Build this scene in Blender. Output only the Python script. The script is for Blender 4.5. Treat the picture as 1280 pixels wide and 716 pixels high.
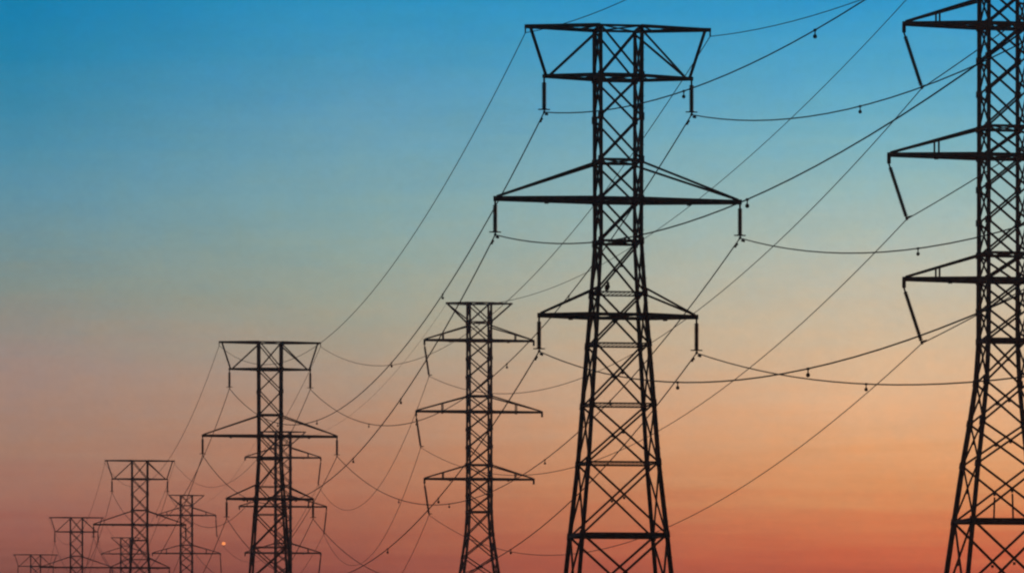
import bpy, math, random
from mathutils import Vector, Matrix

random.seed(7)
for o in list(bpy.data.objects):
    bpy.data.objects.remove(o)
sc = bpy.context.scene
COL = sc.collection

# ------------------------------------------------------------------ camera
# Pixel conventions of the photograph (1280 x 716): focal length 6000 px, horizon 895 px down.
F, HOR, UNIT, CAMZ = 6000.0, 895.0, 318.0, 1.7
M_PER = UNIT / F                                  # metres per (pixel * distance unit)
cam = bpy.data.cameras.new('camera')
cam_o = bpy.data.objects.new('camera', cam)
COL.objects.link(cam_o)
cam.sensor_fit = 'HORIZONTAL'
cam.sensor_width = 36.0
cam.lens = F / 1280 * 36.0
cam.shift_y = (HOR - 358) / 1280
cam.clip_start = 0.5
cam.clip_end = 30000
cam_o.location = (0, 0, CAMZ)
cam_o.rotation_euler = (math.radians(90), 0, 0)
sc.camera = cam_o

# ------------------------------------------------------------------ render settings, exposure
sc.view_settings.view_transform = 'Standard'
sc.view_settings.look = 'None'
sc.view_settings.exposure = 0.0
sc.view_settings.gamma = 1.0
sc.view_settings.use_curve_mapping = False
sc.cycles.filter_width = 2.25
sc.cycles.max_bounces = 4
sc.cycles.volume_bounces = 0
sc.cycles.use_denoising = True

# ------------------------------------------------------------------ world: dusk sky
SUN_EL, SUN_AZ = math.radians(0.6), math.radians(24)   # sun just at the horizon, ahead and to the right


def lin(c):
    f = lambda v: v / 12.92 if v <= 0.04045 else ((v + 0.055) / 1.055) ** 2.4
    return tuple(f(v / 255.0) for v in c) + (1.0,)


world = bpy.data.worlds.new('World')
sc.world = world
world.use_nodes = True
nt = world.node_tree
nt.nodes.clear()


def N(tree, kind, **kw):
    n = tree.nodes.new(kind)
    for k, v in kw.items():
        setattr(n, k, v)
    return n


def math_n(tree, op, a, b=None, clamp=False):
    n = N(tree, 'ShaderNodeMath', operation=op)
    n.use_clamp = clamp
    for i, v in enumerate((a, b)):
        if v is None:
            continue
        if isinstance(v, (int, float)):
            n.inputs[i].default_value = v
        else:
            tree.links.new(v, n.inputs[i])
    return n.outputs[0]


def maprange(tree, val, a, b, c, d, smooth=False):
    n = N(tree, 'ShaderNodeMapRange')
    n.interpolation_type = 'SMOOTHSTEP' if smooth else 'LINEAR'
    tree.links.new(val, n.inputs[0])
    for i, v in enumerate((a, b, c, d)):
        n.inputs[1 + i].default_value = v
    return n.outputs[0]


tc = N(nt, 'ShaderNodeTexCoord')
sep = N(nt, 'ShaderNodeSeparateXYZ')
nt.links.new(tc.outputs['Generated'], sep.inputs[0])
elev = math_n(nt, 'MULTIPLY', math_n(nt, 'ARCSINE', sep.outputs[2]), 180 / math.pi)
az = math_n(nt, 'MULTIPLY', math_n(nt, 'ARCTAN2', sep.outputs[0], sep.outputs[1]), 180 / math.pi)
# thin layered air: a faint, wide, flat unevenness in the height of the colour bands
def air_noise(scale, detail, rough, lo, hi, amp):
    mp = N(nt, 'ShaderNodeMapping')
    mp.inputs['Scale'].default_value = scale
    nt.links.new(tc.outputs['Generated'], mp.inputs[0])
    nz = N(nt, 'ShaderNodeTexNoise')
    nz.inputs['Scale'].default_value = 1.0
    nz.inputs['Detail'].default_value = detail
    nz.inputs['Roughness'].default_value = rough
    nt.links.new(mp.outputs[0], nz.inputs['Vector'])
    return maprange(nt, nz.outputs[0], lo, hi, -amp, amp)


streak = air_noise((22, 22, 420), 5, 0.6, 0.3, 0.7, 0.16)       # flat dust bands, strongest low down
streak = math_n(nt, 'MULTIPLY', streak, maprange(nt, elev, 2.0, 6.0, 1.0, 0.45))
elev_w = math_n(nt, 'ADD', elev, streak)
mottle = math_n(nt, 'ADD', air_noise((520, 520, 700), 6, 0.75, 0.3, 0.7, 0.036), air_noise((60, 60, 160), 3, 0.5, 0.3, 0.7, 0.02))
mottle_b = air_noise((170, 170, 240), 5, 0.7, 0.3, 0.7, 0.042)
EL_MAX = 30.0


def y2e(y):
    return math.degrees(math.atan((HOR - y) / F))


def sky_ramp(stops, upper):
    r = N(nt, 'ShaderNodeValToRGB')
    r.color_ramp.interpolation = 'LINEAR'
    pts = [(y2e(y) / EL_MAX, lin(c)) for y, c in stops] + [(e / EL_MAX, lin(c)) for e, c in upper]
    pts.sort(key=lambda p: p[0])
    els = r.color_ramp.elements
    while len(els) < len(pts):
        els.new(0.5)
    for e, (p, c) in zip(els, pts):
        e.position = p
    for e, (p, c) in zip(sorted(els, key=lambda q: q.position), pts):
        e.position = p
        e.color = c
    nt.links.new(math_n(nt, 'DIVIDE', elev_w, EL_MAX, True), r.inputs[0])
    return r.outputs[0]


def smooth_stops(rows):
    """(y, sRGB) rows read off the open sky -> finer stops, evenly eased, allowing for the haze in front"""
    rows = sorted(rows)
    out = []
    for k, (y, c) in enumerate(rows[:-1]):
        y2, c2 = rows[k + 1]
        ca = rows[k - 1] if k else (y - (y2 - y), c)
        cb = rows[k + 2] if k + 2 < len(rows) else (y2 + (y2 - y), c2)
        for t in (0.0, 0.5):
            col = []
            for i in range(3):
                m0 = (c2[i] - ca[1][i]) / (y2 - ca[0]) * (y2 - y)
                m1 = (cb[1][i] - c[i]) / (cb[0] - y) * (y2 - y)
                v = (2 * t**3 - 3 * t**2 + 1) * c[i] + (t**3 - 2 * t**2 + t) * m0 + (-2 * t**3 + 3 * t**2) * c2[i] + (t**3 - t**2) * m1
                col.append(v)
            out.append((y + (y2 - y) * t, tuple(col)))
    out.append(rows[-1])
    return out


UP = [(10.5, (24, 100, 150)), (15, (20, 76, 124)), (30, (12, 42, 84))]
UPR = [(10.5, (36, 124, 178)), (15, (26, 88, 146)), (30, (14, 46, 92))]
LEFT = [(860, (100, 45, 50)), (780, (122, 59, 60)), (705, (148, 85, 73)), (660, (167, 103, 89)), (560, (173, 132, 112)),
        (460, (165, 141, 131)), (360, (135, 148, 141)), (250, (98, 149, 168)), (130, (56, 138, 171)), (0, (12, 128, 177))]
MID = [(860, (106, 47, 50)), (780, (134, 61, 58)), (705, (164, 87, 72)), (670, (176, 101, 78)), (580, (190, 131, 101)),
       (470, (181, 156, 134)), (380, (162, 166, 149)), (260, (131, 169, 172)), (130, (94, 158, 187)), (0, (44, 147, 193))]
RIGHT = [(860, (124, 47, 48)), (780, (174, 69, 52)), (700, (218, 103, 66)), (610, (234, 156, 100)), (510, (240, 185, 139)),
         (430, (221, 192, 157)), (350, (199, 195, 175)), (230, (150, 188, 189)), (130, (101, 175, 201)), (25, (57, 158, 205)), (0, (46, 154, 206))]
mixL = N(nt, 'ShaderNodeMix', data_type='RGBA')
nt.links.new(maprange(nt, az, -5.85, -1.91, 0, 1), mixL.inputs[0])
nt.links.new(sky_ramp(smooth_stops(LEFT), UP), mixL.inputs[6])
nt.links.new(sky_ramp(smooth_stops(MID), UPR), mixL.inputs[7])
mix = N(nt, 'ShaderNodeMix', data_type='RGBA')
nt.links.new(maprange(nt, az, -1.91, 4.3, 0, 1), mix.inputs[0])
nt.links.new(mixL.outputs[2], mix.inputs[6])
nt.links.new(sky_ramp(smooth_stops(RIGHT), UPR), mix.inputs[7])
# the rest of the dome, away from the afterglow: a dim dusk sky
sky = N(nt, 'ShaderNodeTexSky', sky_type='NISHITA')
sky.sun_disc = False
sky.sun_elevation = SUN_EL
sky.sun_rotation = SUN_AZ
tint = N(nt, 'ShaderNodeCombineXYZ')
nt.links.new(math_n(nt, 'ADD', math_n(nt, 'SUBTRACT', mottle, mottle_b), 1.0), tint.inputs[0])
nt.links.new(math_n(nt, 'ADD', mottle, 1.0), tint.inputs[1])
nt.links.new(math_n(nt, 'ADD', math_n(nt, 'ADD', mottle, mottle_b), 1.0), tint.inputs[2])
uneven = N(nt, 'ShaderNodeMix', data_type='RGBA', blend_type='MULTIPLY')
uneven.inputs[0].default_value = 1.0
nt.links.new(mix.outputs[2], uneven.inputs[6])
nt.links.new(tint.outputs[0], uneven.inputs[7])
dim = N(nt, 'ShaderNodeMix', data_type='RGBA', blend_type='MULTIPLY')
dim.inputs[0].default_value = 1.0
nt.links.new(sky.outputs[0], dim.inputs[6])
dim.inputs[7].default_value = (0.018, 0.024, 0.036, 1)
side = maprange(nt, math_n(nt, 'ABSOLUTE', math_n(nt, 'SUBTRACT', az, 8.0)), 18, 60, 1, 0, True)
high = maprange(nt, elev, 12, 32, 1, 0, True)
glow = math_n(nt, 'MULTIPLY', side, high)
mix2 = N(nt, 'ShaderNodeMix', data_type='RGBA')
nt.links.new(glow, mix2.inputs[0])
nt.links.new(dim.outputs[2], mix2.inputs[6])
nt.links.new(uneven.outputs[2], mix2.inputs[7])
bg = N(nt, 'ShaderNodeBackground')
bg.inputs[1].default_value = 1.0
nt.links.new(mix2.outputs[2], bg.inputs[0])
wo = N(nt, 'ShaderNodeOutputWorld')
nt.links.new(bg.outputs[0], wo.inputs[0])

# ------------------------------------------------------------------ sun (last light, low, behind the towers)
sl = bpy.data.lights.new('sun', 'SUN')
sl.energy = 0.12
sl.angle = math.radians(2.0)
sl.color = (1.0, 0.42, 0.2)
so = bpy.data.objects.new('sun', sl)
COL.objects.link(so)
so.rotation_euler = Vector((-math.sin(SUN_AZ), -math.cos(SUN_AZ), -math.tan(SUN_EL))).to_track_quat('-Z', 'Y').to_euler()


# ------------------------------------------------------------------ materials
def mat(name, c1, c2, rough=0.6, metal=0.0, scale=3.0, emit=None):
    m = bpy.data.materials.new(name)
    m.use_nodes = True
    t = m.node_tree
    b = t.nodes['Principled BSDF']
    co = N(t, 'ShaderNodeTexCoord')
    n = N(t, 'ShaderNodeTexNoise')
    n.inputs['Scale'].default_value = scale
    n.inputs['Detail'].default_value = 5
    t.links.new(co.outputs['Object'], n.inputs['Vector'])
    r = N(t, 'ShaderNodeValToRGB')
    r.color_ramp.elements[0].position = 0.35
    r.color_ramp.elements[1].position = 0.65
    r.color_ramp.elements[0].color = c1 + (1,)
    r.color_ramp.elements[1].color = c2 + (1,)
    t.links.new(n.outputs[0], r.inputs[0])
    t.links.new(r.outputs[0], b.inputs['Base Color'])
    b.inputs['Roughness'].default_value = rough
    b.inputs['Metallic'].default_value = metal
    if emit:
        b.inputs['Emission Color'].default_value = emit[0] + (1,)
        b.inputs['Emission Strength'].default_value = emit[1]
    return m


STEEL = mat('weathered_galvanised_steel', (0.13, 0.12, 0.115), (0.24, 0.235, 0.23), 0.65, 0.2, 2.0)
WIRE = mat('weathered_aluminium_strand', (0.14, 0.135, 0.13), (0.22, 0.215, 0.21), 0.7, 0.1, 1.0)
GLAZE = mat('brown_glazed_porcelain', (0.05, 0.025, 0.018), (0.09, 0.045, 0.03), 0.35, 0.0, 6.0)
IRON = mat('dark_cast_iron', (0.05, 0.05, 0.05), (0.09, 0.088, 0.085), 0.6, 0.2, 8.0)
CONC = mat('concrete', (0.24, 0.23, 0.21), (0.36, 0.35, 0.32), 0.9, 0.0, 3.0)
FEATHER = mat('dark_feathers', (0.02, 0.018, 0.016), (0.05, 0.042, 0.036), 0.8, 0.0, 12.0)
LAMP = mat('amber_lamp_glass', (0.5, 0.2, 0.08), (0.6, 0.25, 0.1), 0.4, 0.0, 4.0, ((1.0, 0.30, 0.09), 1.35))
GROUND = mat('dry_grass_and_soil', (0.035, 0.045, 0.02), (0.10, 0.085, 0.05), 0.95, 0.0, 0.15)


# ------------------------------------------------------------------ mesh helpers
class MB:
    def __init__(self):
        self.v, self.f = [], []

    def sweep(self, p0, p1, prof, up):
        """extrude a closed 2D profile from p0 to p1"""
        p0, p1 = Vector(p0), Vector(p1)
        d = (p1 - p0)
        if d.length < 1e-6:
            return
        d.normalize()
        up = Vector(up)
        a = up - d * up.dot(d)
        if a.length < 1e-4:
            a = Vector((1, 0, 0)) - d * d.x
            if a.length < 1e-4:
                a = Vector((0, 1, 0)) - d * d.y
        a.normalize()
        b = d.cross(a)
        n, s = len(prof), len(self.v)
        for p in (p0, p1):
            for u, w in prof:
                self.v.append(p + a * u + b * w)
        for i in range(n):
            j = (i + 1) % n
            self.f.append((s + i, s + j, s + n + j, s + n + i))
        self.f.append(tuple(s + i for i in reversed(range(n))))
        self.f.append(tuple(s + n + i for i in range(n)))

    def angle(self, p0, p1, w, up=(0, 0, 1), t=None):
        """rolled steel angle (L section), centred on the line"""
        t = t or max(0.012, w * 0.14)
        h = w / 2
        self.sweep(p0, p1, [(-h, -h), (h, -h), (h, -h + t), (-h + t, -h + t), (-h + t, h), (-h, h)], up)

    def box(self, p0, p1, w, h, up=(0, 0, 1)):
        self.sweep(p0, p1, [(-h / 2, -w / 2), (h / 2, -w / 2), (h / 2, w / 2), (-h / 2, w / 2)], up)

    def tube(self, pts, r, n=6, caps=True):
        pts = [Vector(p) for p in pts]
        rs = r if isinstance(r, (list, tuple)) else [r] * len(pts)
        s = len(self.v)
        for i, p in enumerate(pts):
            d = (pts[min(i + 1, len(pts) - 1)] - pts[max(i - 1, 0)]).normalized()
            ref = Vector((0, 0, 1)) if abs(d.z) < 0.9 else Vector((1, 0, 0))
            a = (ref - d * ref.dot(d)).normalized()
            b = d.cross(a)
            for k in range(n):
                q = 2 * math.pi * k / n
                self.v.append(p + (a * math.cos(q) + b * math.sin(q)) * rs[i])
        for i in range(len(pts) - 1):
            for k in range(n):
                k2 = (k + 1) % n
                self.f.append((s + i * n + k, s + i * n + k2, s + (i + 1) * n + k2, s + (i + 1) * n + k))
        if caps:
            self.f.append(tuple(s + k for k in reversed(range(n))))
            self.f.append(tuple(s + (len(pts) - 1) * n + k for k in range(n)))

    def build(self, name, m, parent=None, smooth=False):
        me = bpy.data.meshes.new(name)
        me.from_pydata([tuple(v) for v in self.v], [], self.f)
        me.materials.append(m)
        if smooth:
            for p in me.polygons:
                p.use_smooth = True
        me.update()
        o = bpy.data.objects.new(name, me)
        COL.objects.link(o)
        if parent:
            o.parent = parent
        return o


def tag(o, label, cat, group=None):
    o['label'] = label
    o['category'] = cat
    if group:
        o['group'] = group
    assert 4 <= len(label.split()) <= 16, label
    return o


def empty(name, loc=(0, 0, 0), rz=0.0):
    o = bpy.data.objects.new(name, None)
    o.empty_display_size = 0.5
    o.location = loc
    o.rotation_euler = (0, 0, rz)
    COL.objects.link(o)
    return o


def copy_tree(o, parent=None):
    c = o.copy()
    COL.objects.link(c)
    c.parent = parent
    for ch in o.children:
        copy_tree(ch, c)
    return c


# ------------------------------------------------------------------ ground and haze
g = MB()
R = 4200
n = 42
for j in range(n + 1):
    for i in range(n + 1):
        x, y = -R + 2 * R * i / n, -R + 2 * R * j / n
        g.v.append(Vector((x, y, 0)))
for j in range(n):
    for i in range(n):
        a = j * (n + 1) + i
        g.f.append((a, a + 1, a + n + 2, a + n + 1))
go = g.build('ground', GROUND)
go['kind'] = 'structure'

HAZE_DENSITY = 1.7e-4
hm = bpy.data.materials.new('haze_air')
hm.use_nodes = True
hm.node_tree.nodes.clear()
pv = N(hm.node_tree, 'ShaderNodeVolumePrincipled')
pv.inputs['Color'].default_value = (1.0, 0.68, 0.56, 1)
pv.inputs['Density'].default_value = HAZE_DENSITY
pv.inputs['Anisotropy'].default_value = 0.86
ho_ = N(hm.node_tree, 'ShaderNodeOutputMaterial')
hm.node_tree.links.new(pv.outputs[0], ho_.inputs['Volume'])
h = MB()
h.sweep((0, 0, -1.0), (0, 0, 67.0), [(-4300, -4300), (4300, -4300), (4300, 4300), (-4300, 4300)], (1, 0, 0))
ho = h.build('haze', hm)
ho['kind'] = 'stuff'

# ------------------------------------------------------------------ lattice tower parts
YAW = math.atan(821 / F)                      # the two lines run away to the left


def zK(K):
    return CAMZ + K * M_PER


def interp(prof, z):
    for (z0, w0), (z1, w1) in zip(prof, prof[1:]):
        if z1 <= z <= z0:
            return w0 + (w1 - w0) * (z0 - z) / (z0 - z1)
    return prof[-1][1]


def body(root, prof, levels, rings, leg_w, diag_w, legname='leg'):
    hw = lambda z: interp(prof, z)
    corner = lambda sx, sy, z: Vector((sx * hw(z), sy * hw(z), z))
    knots = sorted(set([z for z, _ in prof] + levels), reverse=True)
    top = knots[0]
    for sx in (-1, 1):
        for sy in (-1, 1):
            m = MB()
            for z0, z1 in zip(knots, knots[1:]):
                w = leg_w * (0.85 if z0 > top * 0.6 else 1.0)
                m.angle(corner(sx, sy, z0), corner(sx, sy, z1 - 0.02), w, (sx, sy * 0.001, 0) if sx * sy > 0 else (0, sy, 0), w * 0.3)
            for z in levels[1:-1]:
                c = corner(sx, sy, z)                       # splice and gusset plates on the joints
                d = (corner(sx, sy, z + 0.3) - corner(sx, sy, z - 0.3)).normalized()
                m.box(c - d * 0.26, c + d * 0.26, leg_w * 1.22, leg_w * 1.22, (1, 0, 0))
            for k in range(int((top - 4) / 0.45)):          # step bolts
                if sx > 0 and sy < 0:
                    z = 4 + k * 0.45
                    c = corner(sx, sy, z)
                    m.box(c, c + Vector((0.24 if k % 2 else 0.02, -0.02 if k % 2 else -0.24, 0)), 0.03, 0.03)
            m.build(legname, STEEL, root)
            f = MB()
            c = Vector((sx * prof[-1][1], sy * prof[-1][1], 0))
            f.sweep(c - Vector((0, 0, 0.5)), c + Vector((0, 0, 0.35)), [(0.5 * math.cos(q * math.pi / 8), 0.5 * math.sin(q * math.pi / 8)) for q in range(16)], (1, 0, 0))
            f.build('footing', CONC, root)
    for ax in range(4):                                     # one braced face per side
        m = MB()
        for z0, z1 in zip(levels, levels[1:]):
            def pt(s, z):
                a = hw(z)
                return [Vector((s * a, -a, z)), Vector((s * a, a, z)), Vector((-a, s * a, z)), Vector((a, s * a, z))][ax]
            nrm = [(0, -1, 0), (0, 1, 0), (-1, 0, 0), (1, 0, 0)][ax]
            off = Vector(nrm) * 0.05
            w = diag_w * (1.0 if z0 - z1 < 6 else 1.15)
            if z1 > 0.1:
                m.angle(pt(-1, z0) + off, pt(1, z1) + off, w, nrm)
                m.angle(pt(1, z0) - off, pt(-1, z1) - off, w, nrm)
                c = (pt(-1, z0) + pt(1, z1) + pt(1, z0) + pt(-1, z1)) / 4
                m.box(c - Vector((0, 0, w * .6)), c + Vector((0, 0, w * .6)), w * 1.1, 0.1, nrm)
            else:                                           # splayed bottom panel
                mid = (pt(-1, z0) + pt(1, z0)) / 2
                for s in (-1, 1):
                    m.angle(mid, pt(s, 0.4), w, nrm)
                    q = pt(s, 0.4).lerp(pt(s, z0), 0.5)
                    m.angle(mid.lerp(pt(s, 0.4), 0.5), q, w * 0.7, nrm)
        m.build('face_bracing', STEEL, root)
    for z, w, lw in rings:
        a = hw(z)
        m = MB()
        for s in (-1, 1):
            m.angle((-a, s * a, z), (a, s * a, z), w, (0, 0, 1))
            m.angle((s * a, -a, z), (s * a, a, z), w, (0, 0, 1))
        if lw > .095:
            m.angle((-a, -a, z), (a, a, z), lw, (0, 0, 1))
            m.angle((a, -a, z), (-a, a, z - 0.04), lw, (0, 0, 1))
        else:                                               # close plan lacing
            k = int(2 * a / .3)
            for i in range(k):
                x = -a + 2 * a * (i + .5) / k
                m.box((x, -a, z - .02), (x, a, z - .02), .1, .03)
        m.build('horizontal_brace', STEEL, root)
    return hw


def cross_arm(root, hw, s, z, zt, L, w, wt, post=None, bracket=0.0, droop=0.0):
    """one tapering arm: two chords meeting at the tip, lacing, two ties above, a hanger bracket at the tip"""
    a, at = hw(z), hw(zt)
    tip = Vector((s * L, 0, z))
    m = MB()
    for sy in (-1, 1):
        m.angle((s * a, sy * a, z), tip + Vector((0, sy * 0.09, 0)), w, (0, 0, 1), w * 0.3)
    k = 5
    for i in range(k):
        t0, t1 = i / k, (i + 1) / k
        sy = 1 if i % 2 else -1
        p0 = Vector((s * a, sy * a, z)).lerp(tip, t0)
        p1 = Vector((s * a, -sy * a, z)).lerp(tip, t1)
        m.angle(p0, p1, w * 0.55, (0, 0, 1))
    m.box(tip + Vector((-s * 0.35, 0, 0)), tip + Vector((s * 0.12, 0, 0)), 0.26, w * 1.15)
    q = Vector((s * a, 0, z)).lerp(tip, .5 if L > 9 else .42)
    m.box(q + Vector((0, 0, -.05)), q + Vector((0, 0, -.32)), .3, .3, (1, 0, 0))
    arm = m.build('cross_arm', STEEL, root)
    ties = []
    for sy in (-1, 1):
        m = MB()
        m.angle((s * at, sy * at, zt), tip + Vector((-s * 0.1, sy * 0.09, w * 0.5)), wt, (0, 0, 1))
        m.build('arm_tie', STEEL, arm)
        if post:
            m = MB()
            p = Vector((s * a, sy * a, z)).lerp(tip, 1 - post)
            q = Vector((s * at, sy * at, zt)).lerp(tip, 1 - post)
            m.angle(p, q, wt * 0.8, (0, 1, 0))
            m.build('arm_post', STEEL, arm)
    if bracket:
        m = MB()
        m.box(tip, tip - Vector((0, 0, bracket)), 0.1, 0.3, (1, 0, 0))
        m.box(tip - Vector((0, 0.12, bracket * 0.7)), tip - Vector((0, -0.12, bracket * 0.7)), 0.14, 0.16)
        m.build('hanger_bracket', STEEL, arm)
    return arm


def pxA(y):      # heights read off the largest flat-topped tower
    return zK((HOR - y) * 1.123)


def pxB(y):      # heights read off the tower at the right edge
    return zK((HOR - y) * 1.23)


A_TOP, A_BAR, A_MID, A_LOW = pxA(35.5), pxA(97), pxA(250.5), pxA(395)
A_L = dict(top=6.86, bar=5.55, mid=9.22, low=5.93)


def make_flat_top_tower():
    root = empty('lattice_tower')
    s = 1.123 * M_PER
    prof = [(A_TOP, 26 * s), (pxA(302), 25.3 * s), (pxA(395), 31 * s), (pxA(470), 36.5 * s), (pxA(578), 44 * s),
            (pxA(668), 53 * s), (pxA(716), 57.5 * s), (0, 80 * s)]
    lv = [A_TOP, A_BAR, pxA(148), pxA(202), A_MID, pxA(303), pxA(367), pxA(431), pxA(506), pxA(579), pxA(669), pxA(772), 0.0]
    rings = [(A_TOP, .18, .1), (A_BAR, .32, .12), (pxA(202), .2, .1), (A_MID, .32, .14), (pxA(303), .2, .1), (pxA(367), .1, .08),
             (A_LOW, .26, .12), (pxA(431), .11, .08), (pxA(506), .11, .09), (pxA(579), .13, .09), (pxA(669), .27, .12), (pxA(772), .22, .1)]
    hw = body(root, prof, lv, rings, 0.31, 0.145)
    for sx in (-1, 1):
        a, ab = hw(A_TOP), hw(A_BAR)
        tip = Vector((sx * A_L['top'], 0, A_TOP))
        low = Vector((sx * A_L['bar'], 0, A_BAR))
        m = MB()
        for sy in (-1, 1):
            m.angle((sx * a, sy * a, A_TOP), tip + Vector((0, sy * .08, 0)), 0.25, (0, 0, 1), .07)
        for i in range(4):
            sy = 1 if i % 2 else -1
            m.angle(Vector((sx * a, sy * a, A_TOP)).lerp(tip, i / 4), Vector((sx * a, -sy * a, A_TOP)).lerp(tip, (i + 1) / 4), 0.12)
        m.box(tip + Vector((-sx * .3, 0, 0)), tip + Vector((sx * .15, 0, 0)), .25, .26)
        m.box(tip + Vector((sx * .1, 0, -.12)), tip + Vector((sx * .1, 0, -.5)), .08, .1, (1, 0, 0))
        arm = m.build('top_arm', STEEL, root)
        m = MB()
        m.angle(tip + Vector((-sx * .3, 0, -.1)), low + Vector((-sx * .12, 0, .1)), .21, (0, 1, 0))
        m.build('end_strut', STEEL, arm)
        m = MB()
        for sy in (-1, 1):
            m.angle((sx * ab, sy * ab, A_BAR), low + Vector((0, sy * .08, 0)), .25, (0, 0, 1), .07)
        for i in range(4):
            sy = 1 if i % 2 else -1
            m.angle(Vector((sx * ab, sy * ab, A_BAR)).lerp(low, i / 4), Vector((sx * ab, -sy * ab, A_BAR)).lerp(low, (i + 1) / 4), 0.11)
        m.box(low + Vector((-sx * .4, 0, 0)), low + Vector((sx * .12, 0, 0)), .24, .26)
        arm = m.build('cross_arm', STEEL, root)
        for sy in (-1, 1):
            m = MB()
            m.angle((sx * a, sy * a, A_TOP - .25), low + Vector((-sx * .45, sy * .08, .1)), .17, (0, 0, 1))
            m.build('arm_tie', STEEL, arm)
        cross_arm(root, hw, sx, A_MID, pxA(204), A_L['mid'], .32, .17)
        cross_arm(root, hw, sx, A_LOW, pxA(361), A_L['low'], .30, .16)
        for zc, fr in ((A_MID, .45), (A_LOW, .42)):
            pass
    return root


B_TOP, B_T2, B_1, B_2, B_3 = zK(1166), zK(1112), zK(1061), zK(860), zK(670)
B_L = dict(top=4.95, one=8.25, two=9.5, three=8.25)


def make_three_arm_tower():
    root = empty('lattice_tower')
    prof = [(B_TOP, 1.6), (32.3, 1.64), (28.9, 1.84), (25.6, 2.26), (22.2, 2.75), (17.6, 3.33), (10.5, 4.2), (0, 5.5)]
    lv = [B_TOP, B_T2, B_1, 55.25, 52.5, zK(904), B_2, 44.7, 42.0, zK(710), B_3, 34.75, 32.3, 28.9, 25.6, 22.2, 17.6, 10.5, 0.0]
    rings = [(B_TOP, .22, .1), (B_T2, .18, .1), (B_1, .32, .14), (zK(904), .22, .1), (B_2, .32, .14), (zK(710), .22, .1), (B_3, .32, .14),
             (32.3, .28, .12), (17.6, .3, .12), (10.5, .24, .1)]
    hw = body(root, prof, lv, rings, 0.37, 0.165)
    for zc in (17.6,):                                       # hangers above the lowest visible horizontal
        for sy in (-1, 1):
            m = MB()
            m.angle((0, sy * hw(zc), zc), (0, sy * hw(zc + 2.1), zc + 2.1), .15, (0, 1, 0))
            m.build('hanger', STEEL, root)
    for sx in (-1, 1):
        a, a2 = hw(B_TOP), hw(B_T2)
        tip = Vector((sx * B_L['top'], 0, B_TOP))
        m = MB()
        for sy in (-1, 1):
            m.angle((sx * a, sy * a, B_TOP), tip + Vector((0, sy * .08, 0)), .22, (0, 0, 1), .06)
        m.box(tip + Vector((-sx * .3, 0, 0)), tip + Vector((sx * .1, 0, 0)), .24, .24)
        arm = m.build('top_arm', STEEL, root)
        for sy in (-1, 1):
            m = MB()
            m.angle((sx * a2, sy * a2, B_T2), tip + Vector((-sx * .15, sy * .08, -.1)), .2, (0, 0, 1))
            m.build('arm_strut', STEEL, arm)
        cross_arm(root, hw, sx, B_1, zK(1102), B_L['one'], .32, .2, .42, .72)
        cross_arm(root, hw, sx, B_2, zK(904), B_L['two'], .32, .2, .5, .72)
        cross_arm(root, hw, sx, B_3, zK(710), B_L['three'], .32, .2, .42, .72)
    return root


def place(cx, d):
    D = d * UNIT
    return Vector(((cx - 640) / F * D, D, 0))


FLAT = [  # centre in the photograph, distance, label
    (772.5, 1.123, 'tall flat-topped lattice tower right of centre, the largest one seen whole at the head'),
    (337.4, 2.067, 'flat-topped lattice tower left of centre, second largest, overlapping a slimmer tower behind it'),
    (174.7, 3.022, 'mid-sized flat-topped lattice tower at lower left whose wide arm reaches the slim tower beside it'),
    (95.5, 3.885, 'small flat-topped lattice tower at lower left, next larger than the one in the corner'),
    (44.5, 4.775, 'tiny flat-topped lattice tower in the lower left corner, only its head showing')]
SLIM = [
    (1254, 1.23, 'big lattice tower cut off by the right and top edges of the photo'),
    (599, 2.26, 'slim lattice tower with three arm tiers just left of the largest flat-topped tower'),
    (353.7, 3.28, 'slim dark lattice tower half hidden behind the second largest flat-topped tower'),
    (233, 4.22, 'slim lattice tower at lower left standing near the small amber light'),
    (156.8, 5.22, 'faint slim lattice tower peeping from behind the mid-sized flat-topped tower')]

protoA, protoB = make_flat_top_tower(), make_three_arm_tower()
TA, TB = [], []
for i, (cx, d, lab) in enumerate(FLAT):
    o = protoA if i == 0 else copy_tree(protoA)
    o.location = place(cx, d)
    o.rotation_euler = (0, 0, YAW)
    TA.append(tag(o, lab, 'lattice tower', 'flat-topped towers receding to the left'))
for i, (cx, d, lab) in enumerate(SLIM):
    o = protoB if i == 0 else copy_tree(protoB)
    o.location = place(cx, d)
    o.rotation_euler = (0, 0, YAW)
    TB.append(tag(o, lab, 'lattice tower', 'slim three-tier towers receding to the left'))

ROT = Matrix.Rotation(YAW, 4, 'Z')


def at(t, p):
    return t.location + (ROT @ Vector(p))


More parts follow.
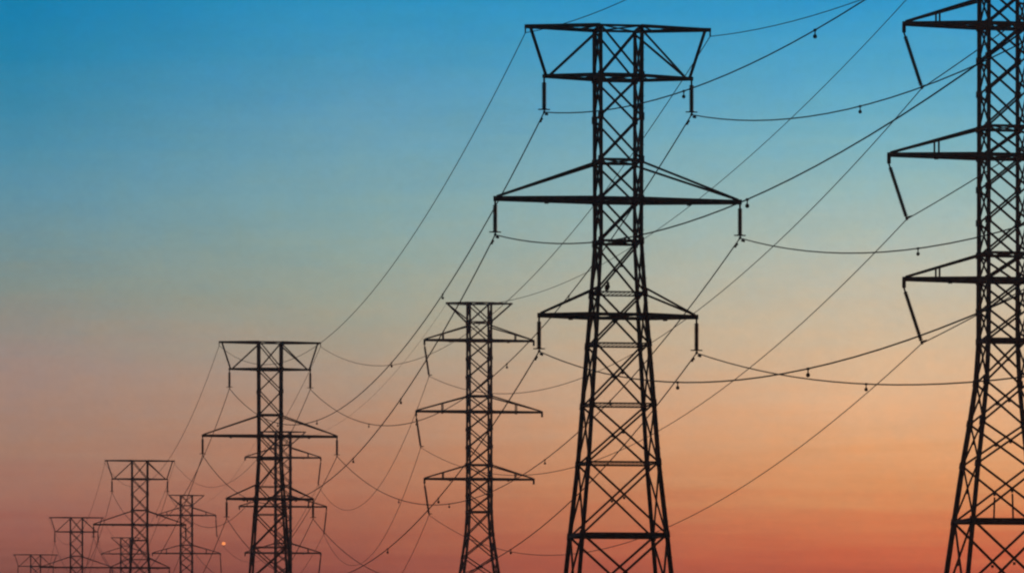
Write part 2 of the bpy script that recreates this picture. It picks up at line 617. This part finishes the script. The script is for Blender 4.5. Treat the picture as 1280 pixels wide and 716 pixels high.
# ------------------------------------------------------------------ insulator strings
def make_string(length, hook, discs, r, horn):
    """hangs along -Z from the origin"""
    root = empty('insulator_string')
    m = MB()
    m.tube([(0, 0, 0.05), (0, 0, -hook)], 0.075, 6)
    m.box((0, 0, -0.02), (0, 0, -0.16), .12, .1, (1, 0, 0))
    m.build('hook', IRON, root)
    m = MB()
    z0, z1 = -hook, -(length - 0.22)
    pts, rs = [], []
    for i in range(discs):
        za = z0 + (z1 - z0) * i / discs
        st = (z1 - z0) / discs
        for f, q in ((0.0, .6), (.25, .66), (.5, 1.0), (.82, .96), (.88, .62)):
            pts.append((0, 0, za + st * f))
            rs.append(r * q)
    m.tube(pts, rs, 10)
    m.build('disc_stack', GLAZE, root)
    m = MB()
    if horn:
        m.box((-horn, 0, -(length - .2)), (horn, 0, -(length - .2)), .06, .085)
    else:
        m.box((-.08, 0, -(length - .16)), (.48, 0, -(length - .1)), .12, .12)
    m.tube([(0, 0, -(length - .25)), (0, 0, -length + .06)], .05, 6)
    m.build('arcing_horn', IRON, root)
    m = MB()
    m.tube([(0, -.32, -length + .07), (0, -.12, -length - .02), (0, .12, -length - .02), (0, .32, -length + .07)], [.05, .085, .085, .05], 8)
    m.build('wire_clamp', IRON, root)
    return root


SA = make_string(2.55, .34, 14, .19, .44)
SB = make_string(4.7, .3, 22, .185, 0)
SBR = make_string(5.2, .35, 24, .185, 0)
used = set()


def hang(proto, p, tilt, label):
    o = proto if proto.name not in used else copy_tree(proto)
    used.add(proto.name)
    o.location = p
    o.rotation_euler = Matrix.Rotation(YAW, 3, 'Z').to_euler()
    o.rotation_euler = (Matrix.Rotation(YAW, 3, 'Z') @ Matrix.Rotation(tilt, 3, 'Y')).to_euler()
    tag(o, label, 'insulator', 'insulator strings hanging from arm tips')
    return o


def string_end(p, tilt, length):
    return p + ROT.to_3x3() @ (Matrix.Rotation(tilt, 3, 'Y') @ Vector((0, 0, -length)))


AN = ['the largest flat-topped tower', 'the second largest flat-topped tower', 'the mid-sized flat-topped tower',
      'the small flat-topped tower', 'the tiny corner tower']
AJ = ['largest', 'second largest', 'mid-sized', 'small', 'tiny corner']
BN = ['the right-edge tower', 'the slim tower left of centre', 'the half-hidden slim tower', 'the slim tower by the amber light',
      'the faint slim tower']
A_ARMS = [('upper', A_L['bar'], A_BAR), ('middle', A_L['mid'], A_MID), ('lower', A_L['low'], A_LOW)]
EA = {}
for i, t in enumerate(TA):
    for an, L, z in A_ARMS:
        for sx, sn in ((-1, 'left'), (1, 'right')):
            if i == 4 and an != 'upper':
                p = at(t, (sx * L, 0, z - .13))
                EA[i, an, sn] = string_end(p, 0, 2.55)
                continue
            p = at(t, (sx * L, 0, z - .13))
            hang(SA, p, 0, 'upright insulator string hanging from the %s %s arm tip of %s' % (an, sn, AN[i]))
            EA[i, an, sn] = string_end(p, 0, 2.55)
B_ARMS = [('upper', B_L['one'], B_1), ('middle', B_L['two'], B_2), ('lower', B_L['three'], B_3)]
EB = {}
B_TILT = [(-1, -math.radians(18.5), SB, 4.7), (-1, -math.radians(8.5), SB, 4.7), (1, math.radians(6.5), SBR, 5.2), (1, -math.radians(3), SBR, 5.2),
          (1, 0.0, SBR, 5.2)]
for i, t in enumerate(TB):
    sx, tilt, pr, ln = B_TILT[i]
    for an, L, z in B_ARMS:
        p = at(t, (sx * L, 0, z - .74))
        EB[i, an] = string_end(p, tilt, ln)
        if i == 4 or (i == 3 and an == 'lower'):
            continue
        lean = ['steeply leaning', 'slanting', 'slightly slanting', 'near-vertical'][i]
        hang(pr, p, tilt, '%s insulator string on the %s %s arm of %s' % (lean, an, 'left' if sx < 0 else 'right', BN[i]))


# ------------------------------------------------------------------ wires
def span_pt(a, b, sag, t):
    p = a.lerp(b, t)
    return p - Vector((0, 0, 4 * sag * t * (1 - t)))


def wire(a, b, sag, r, label, name, group, t1=1.0):
    m = MB()
    k = 48
    m.tube([span_pt(a, b, sag, t1 * i / k) - a for i in range(k + 1)], r, 6)
    o = m.build(name, WIRE, None, True)
    o.location = a
    tag(o, label, 'power line', group)
    return o


def px_point(x, y, d):
    D = d * UNIT
    return Vector(((x - 640) / F * D, D, CAMZ + (HOR - y) / F * D))


# flat-topped line
dirA = (TA[1].location - TA[0].location)
A0 = TA[0].location - Vector((-821 / F, 1, 0)) * (0.944 * UNIT)
# the next tower toward the camera, out of frame, carries each wire a little higher: (sag, rise) per wire
NEAR = {('upper', 'left'): (229, 143), ('middle', 'left'): (231, 152), ('lower', 'left'): (237, 148),
        ('upper', 'right'): (300, 300), ('middle', 'right'): (303, 345), ('lower', 'right'): (204, 43),
        ('earth', 'left'): (200, 130), ('earth', 'right'): (200, 100)}


def near_end(start, key):
    sg, rise = NEAR[key]
    return A0 + (start - TA[0].location) + Vector((0, 0, rise * M_PER)), sg * M_PER


SAG = {0: 12.4, 1: 12.2, 2: 12.0, 3: 12.0}
for an, L, z in A_ARMS:
    for sx, sn in ((-1, 'left'), (1, 'right')):
        e = EA[0, an, sn]
        off = e - TA[0].location
        wire(e, *near_end(e, (an, sn)), .042, '%s %s conductor running from %s toward the upper right' % (an, sn, AN[0]), 'conductor_wire',
             'conductors of the flat-topped line', 1.0)
        for i in range(4):
            if i >= 2 and an == 'lower':
                continue
            wire(e if i == 0 else EA[i, an, sn], EA[i + 1, an, sn], SAG[i], .046,
                 '%s %s conductor sagging from the %s to the %s flat-topped tower' % (an, sn, AJ[i], AJ[i + 1]), 'conductor_wire',
                 'conductors of the flat-topped line')
for sx, sn in ((-1, 'left'), (1, 'right')):
    pts = [at(t, (sx * (A_L['top'] + .1), 0, A_TOP - .48)) for t in TA]
    wire(pts[0], *near_end(pts[0], ('earth', sn)), .03, 'thin %s earth wire rising from the top of %s to upper right' % (sn, AN[0]), 'earth_wire',
         'earth wires of the flat-topped line')
    for i in range(3):
        wire(pts[i], pts[i + 1], 10.8, .032, 'thin %s earth wire from the %s to the %s flat-topped tower' % (sn, AJ[i], AJ[i + 1]), 'earth_wire',
             'earth wires of the flat-topped line')
# slim line
B_SAG = [10.9, 11.6, 11.5, 11.0]
for an, L, z in B_ARMS:
    e = EB[0, an]
    kk = {'upper': -14, 'middle': 30, 'lower': 104}[an] * M_PER
    end = e + Vector((390 / F, -1, 0)) * (0.73 * UNIT) + Vector((0, 0, kk))
    wire(e, end, 30 * M_PER, .048, '%s conductor rising to the right from the leaning insulator of %s' % (an, BN[0]), 'conductor_wire',
         'conductors of the slim line')
    for i in range(3 if an != 'lower' else 2):
        wire(EB[i, an], EB[i + 1, an], B_SAG[i], 0.041, '%s conductor from %s to %s' % (an, BN[i], BN[i + 1]), 'conductor_wire',
             'conductors of the slim line')
pts = [at(t, (-B_L['top'], 0, B_TOP - .15)) for t in TB]
for i in range(3):
    wire(pts[i], pts[i + 1], 8.2, [.036, .02, .02][i], 'thin earth wire from %s to %s' % (BN[i], BN[i + 1]), 'earth_wire',
         'earth wires of the slim line')


# ------------------------------------------------------------------ pendulum weights and dampers on the near conductors
def make_pendulum():
    root = empty('pendulum_weight')
    m = MB()
    m.box((0, -.12, 0), (0, .12, 0), .13, .12)
    m.build('clip', IRON, root)
    m = MB()
    m.tube([(0, 0, 0), (0, 0, -.28)], .035, 6)
    m.build('rod', IRON, root)
    m = MB()
    m.tube([(0, 0, -.22), (0, 0, -.25), (0, 0, -.33), (0, 0, -.41), (0, 0, -.45)], [.03, .085, .115, .1, .04], 10)
    m.build('weight', IRON, root, True)
    return root


def make_damper():
    """two lobes on a short messenger cable, clamped under the conductor, lying along local Y"""
    root = empty('vibration_damper')
    m = MB()
    m.box((0, 0, .02), (0, 0, -.16), .08, .1, (1, 0, 0))
    m.tube([(0, -.34, -.14), (0, -.17, -.12), (0, 0, -.1), (0, .17, -.12), (0, .34, -.14)], .018, 6)
    m.build('clamp', IRON, root)
    for s in (-1, 1):
        m = MB()
        m.tube([(0, s * .1, -.11), (0, s * .16, -.12), (0, s * .36, -.14), (0, s * .46, -.15)], [.04, .085, .095, .05], 8)
        m.build('lobe', IRON, root, True)
    return root


pend, damp = make_pendulum(), make_damper()
first = {'p': True, 'd': True}


def inframe(p):
    x, y = 640 + p.x / p.y * F, HOR - (p.z - CAMZ) / p.y * F
    return 0 < x < 1280 and 0 < y < 716


FR = {.2: 'nearest the tower', .335: 'further along'}
FR2 = {.205: 'the one nearest the tower', .338: 'second out from it', .585: 'third out from it', .75: 'the farthest out'}
for an, L, z in A_ARMS:
    for sx, sn in ((-1, 'left'), (1, 'right')):
        e = EA[0, an, sn]
        off = e - TA[0].location
        jobs = [(e, *near_end(e, (an, sn)), t, 'weight hung on the %s %s conductor right of %s, %s' % (an, sn, AN[0], w)) for t, w in FR.items()]
        jobs += [(e, EA[1, an, sn], SAG[0], t, 'weight under the %s %s conductor left of %s, %s' % (an, sn, AN[0].replace(' flat-topped', ''), w))
                 for t, w in FR2.items()]
        for a, b, sg, t, lab in jobs:
            p = span_pt(a, b, sg, t)
            if not inframe(p - Vector((0, 0, .5))):
                continue
            o = pend if first['p'] else copy_tree(pend)
            first['p'] = False
            o.location = p
            o.rotation_euler = (0, 0, YAW)
            tag(o, lab, 'pendulum weight', 'small weights hanging on the conductors')
        for b, sg, side, tt in ((EA[1, an, sn], SAG[0], 'left-going', .0052), (*near_end(e, (an, sn)), 'right-going', .0042)):
            p, q = span_pt(e, b, sg, tt), span_pt(e, b, sg, tt + .002)
            o = damp if first['d'] else copy_tree(damp)
            first['d'] = False
            o.location = p
            v = q - p
            o.rotation_euler = v.to_track_quat('Y', 'Z').to_euler()
            tag(o, 'small damper on the %s conductor below the %s %s insulator of %s' % (side, an, sn, AN[0].replace(' flat-topped', '')), 'vibration damper',
                'dampers beside the insulators of the largest tower')

# ------------------------------------------------------------------ amber light on the far line
wl = empty('warning_light')
e3, e2 = EB[3, 'upper'], EB[2, 'upper']
best = min((abs((640 + q.x / q.y * F) - 279.5), k) for k in range(400) for q in [span_pt(e3, e2, B_SAG[2], k / 400)])
p = span_pt(e3, e2, B_SAG[2], best[1] / 400)
wl.location = p
tag(wl, 'small glowing amber light on the wire beside the slim lower-left tower', 'warning light')
m = MB()
ring = [(0, 0, .46 * math.cos(math.pi * i / 10)) for i in range(11)]
m.tube([(a * .8, b * .8, c * .95 + .75) for a, b, c in ring], [max(.01, 0.52 * math.sin(math.pi * i / 10)) for i in range(11)], 16)
m.build('lamp_globe', LAMP, wl, True)
m = MB()
m.box((0, 0, .12), (0, 0, -.1), .2, .3, (1, 0, 0))
m.build('clamp', IRON, wl)

# ------------------------------------------------------------------ bird on the largest tower
br = empty('perched_bird')
zb = pxA(367)
br.location = at(TA[0], (-17.5 * 1.123 * M_PER, -interp([(pxA(302), 25.3 * 1.123 * M_PER), (pxA(395), 31 * 1.123 * M_PER)], zb), zb + .08))
br.rotation_euler = (0, 0, YAW + math.radians(205))
br.scale = (1.3, 1.0, .98)
m = MB()
spine = [((0, -.20, -.06), .03), ((0, -.17, .0), .055), ((0, -.13, .08), .085), ((0, -.08, .18), .125), ((0, -.03, .29), .14), ((0, .0, .39), .125),
         ((0, .02, .46), .085), ((0, .035, .51), .078), ((0, .055, .56), .08), ((0, .08, .605), .062), ((0, .125, .60), .028), ((0, .165, .575), .006)]
m.tube([a for a, _ in spine], [b for _, b in spine], 12)
bd = m.build('body', FEATHER, br, True)
for s in (-1, 1):
    m = MB()
    m.tube([(s * .10, .0, .40), (s * .125, -.04, .32), (s * .115, -.10, .18), (s * .06, -.17, .03), (s * .03, -.20, -.05)], [.02, .06, .055, .035, .008], 8)
    m.build('wing', FEATHER, br, True)
    m = MB()
    m.tube([(s * .045, -.01, .2), (s * .05, .01, .06), (s * .05, .0, .0)], [.04, .018, .015], 6)
    for k in (-1, 0, 1):
        m.tube([(s * .05, 0, .012), (s * .05 + k * .025, .06, .0)], [.012, .006], 5)
    m.build('leg', FEATHER, br)
tag(br, 'small dark bird perched upright on a pale horizontal brace inside the largest tower', 'bird')
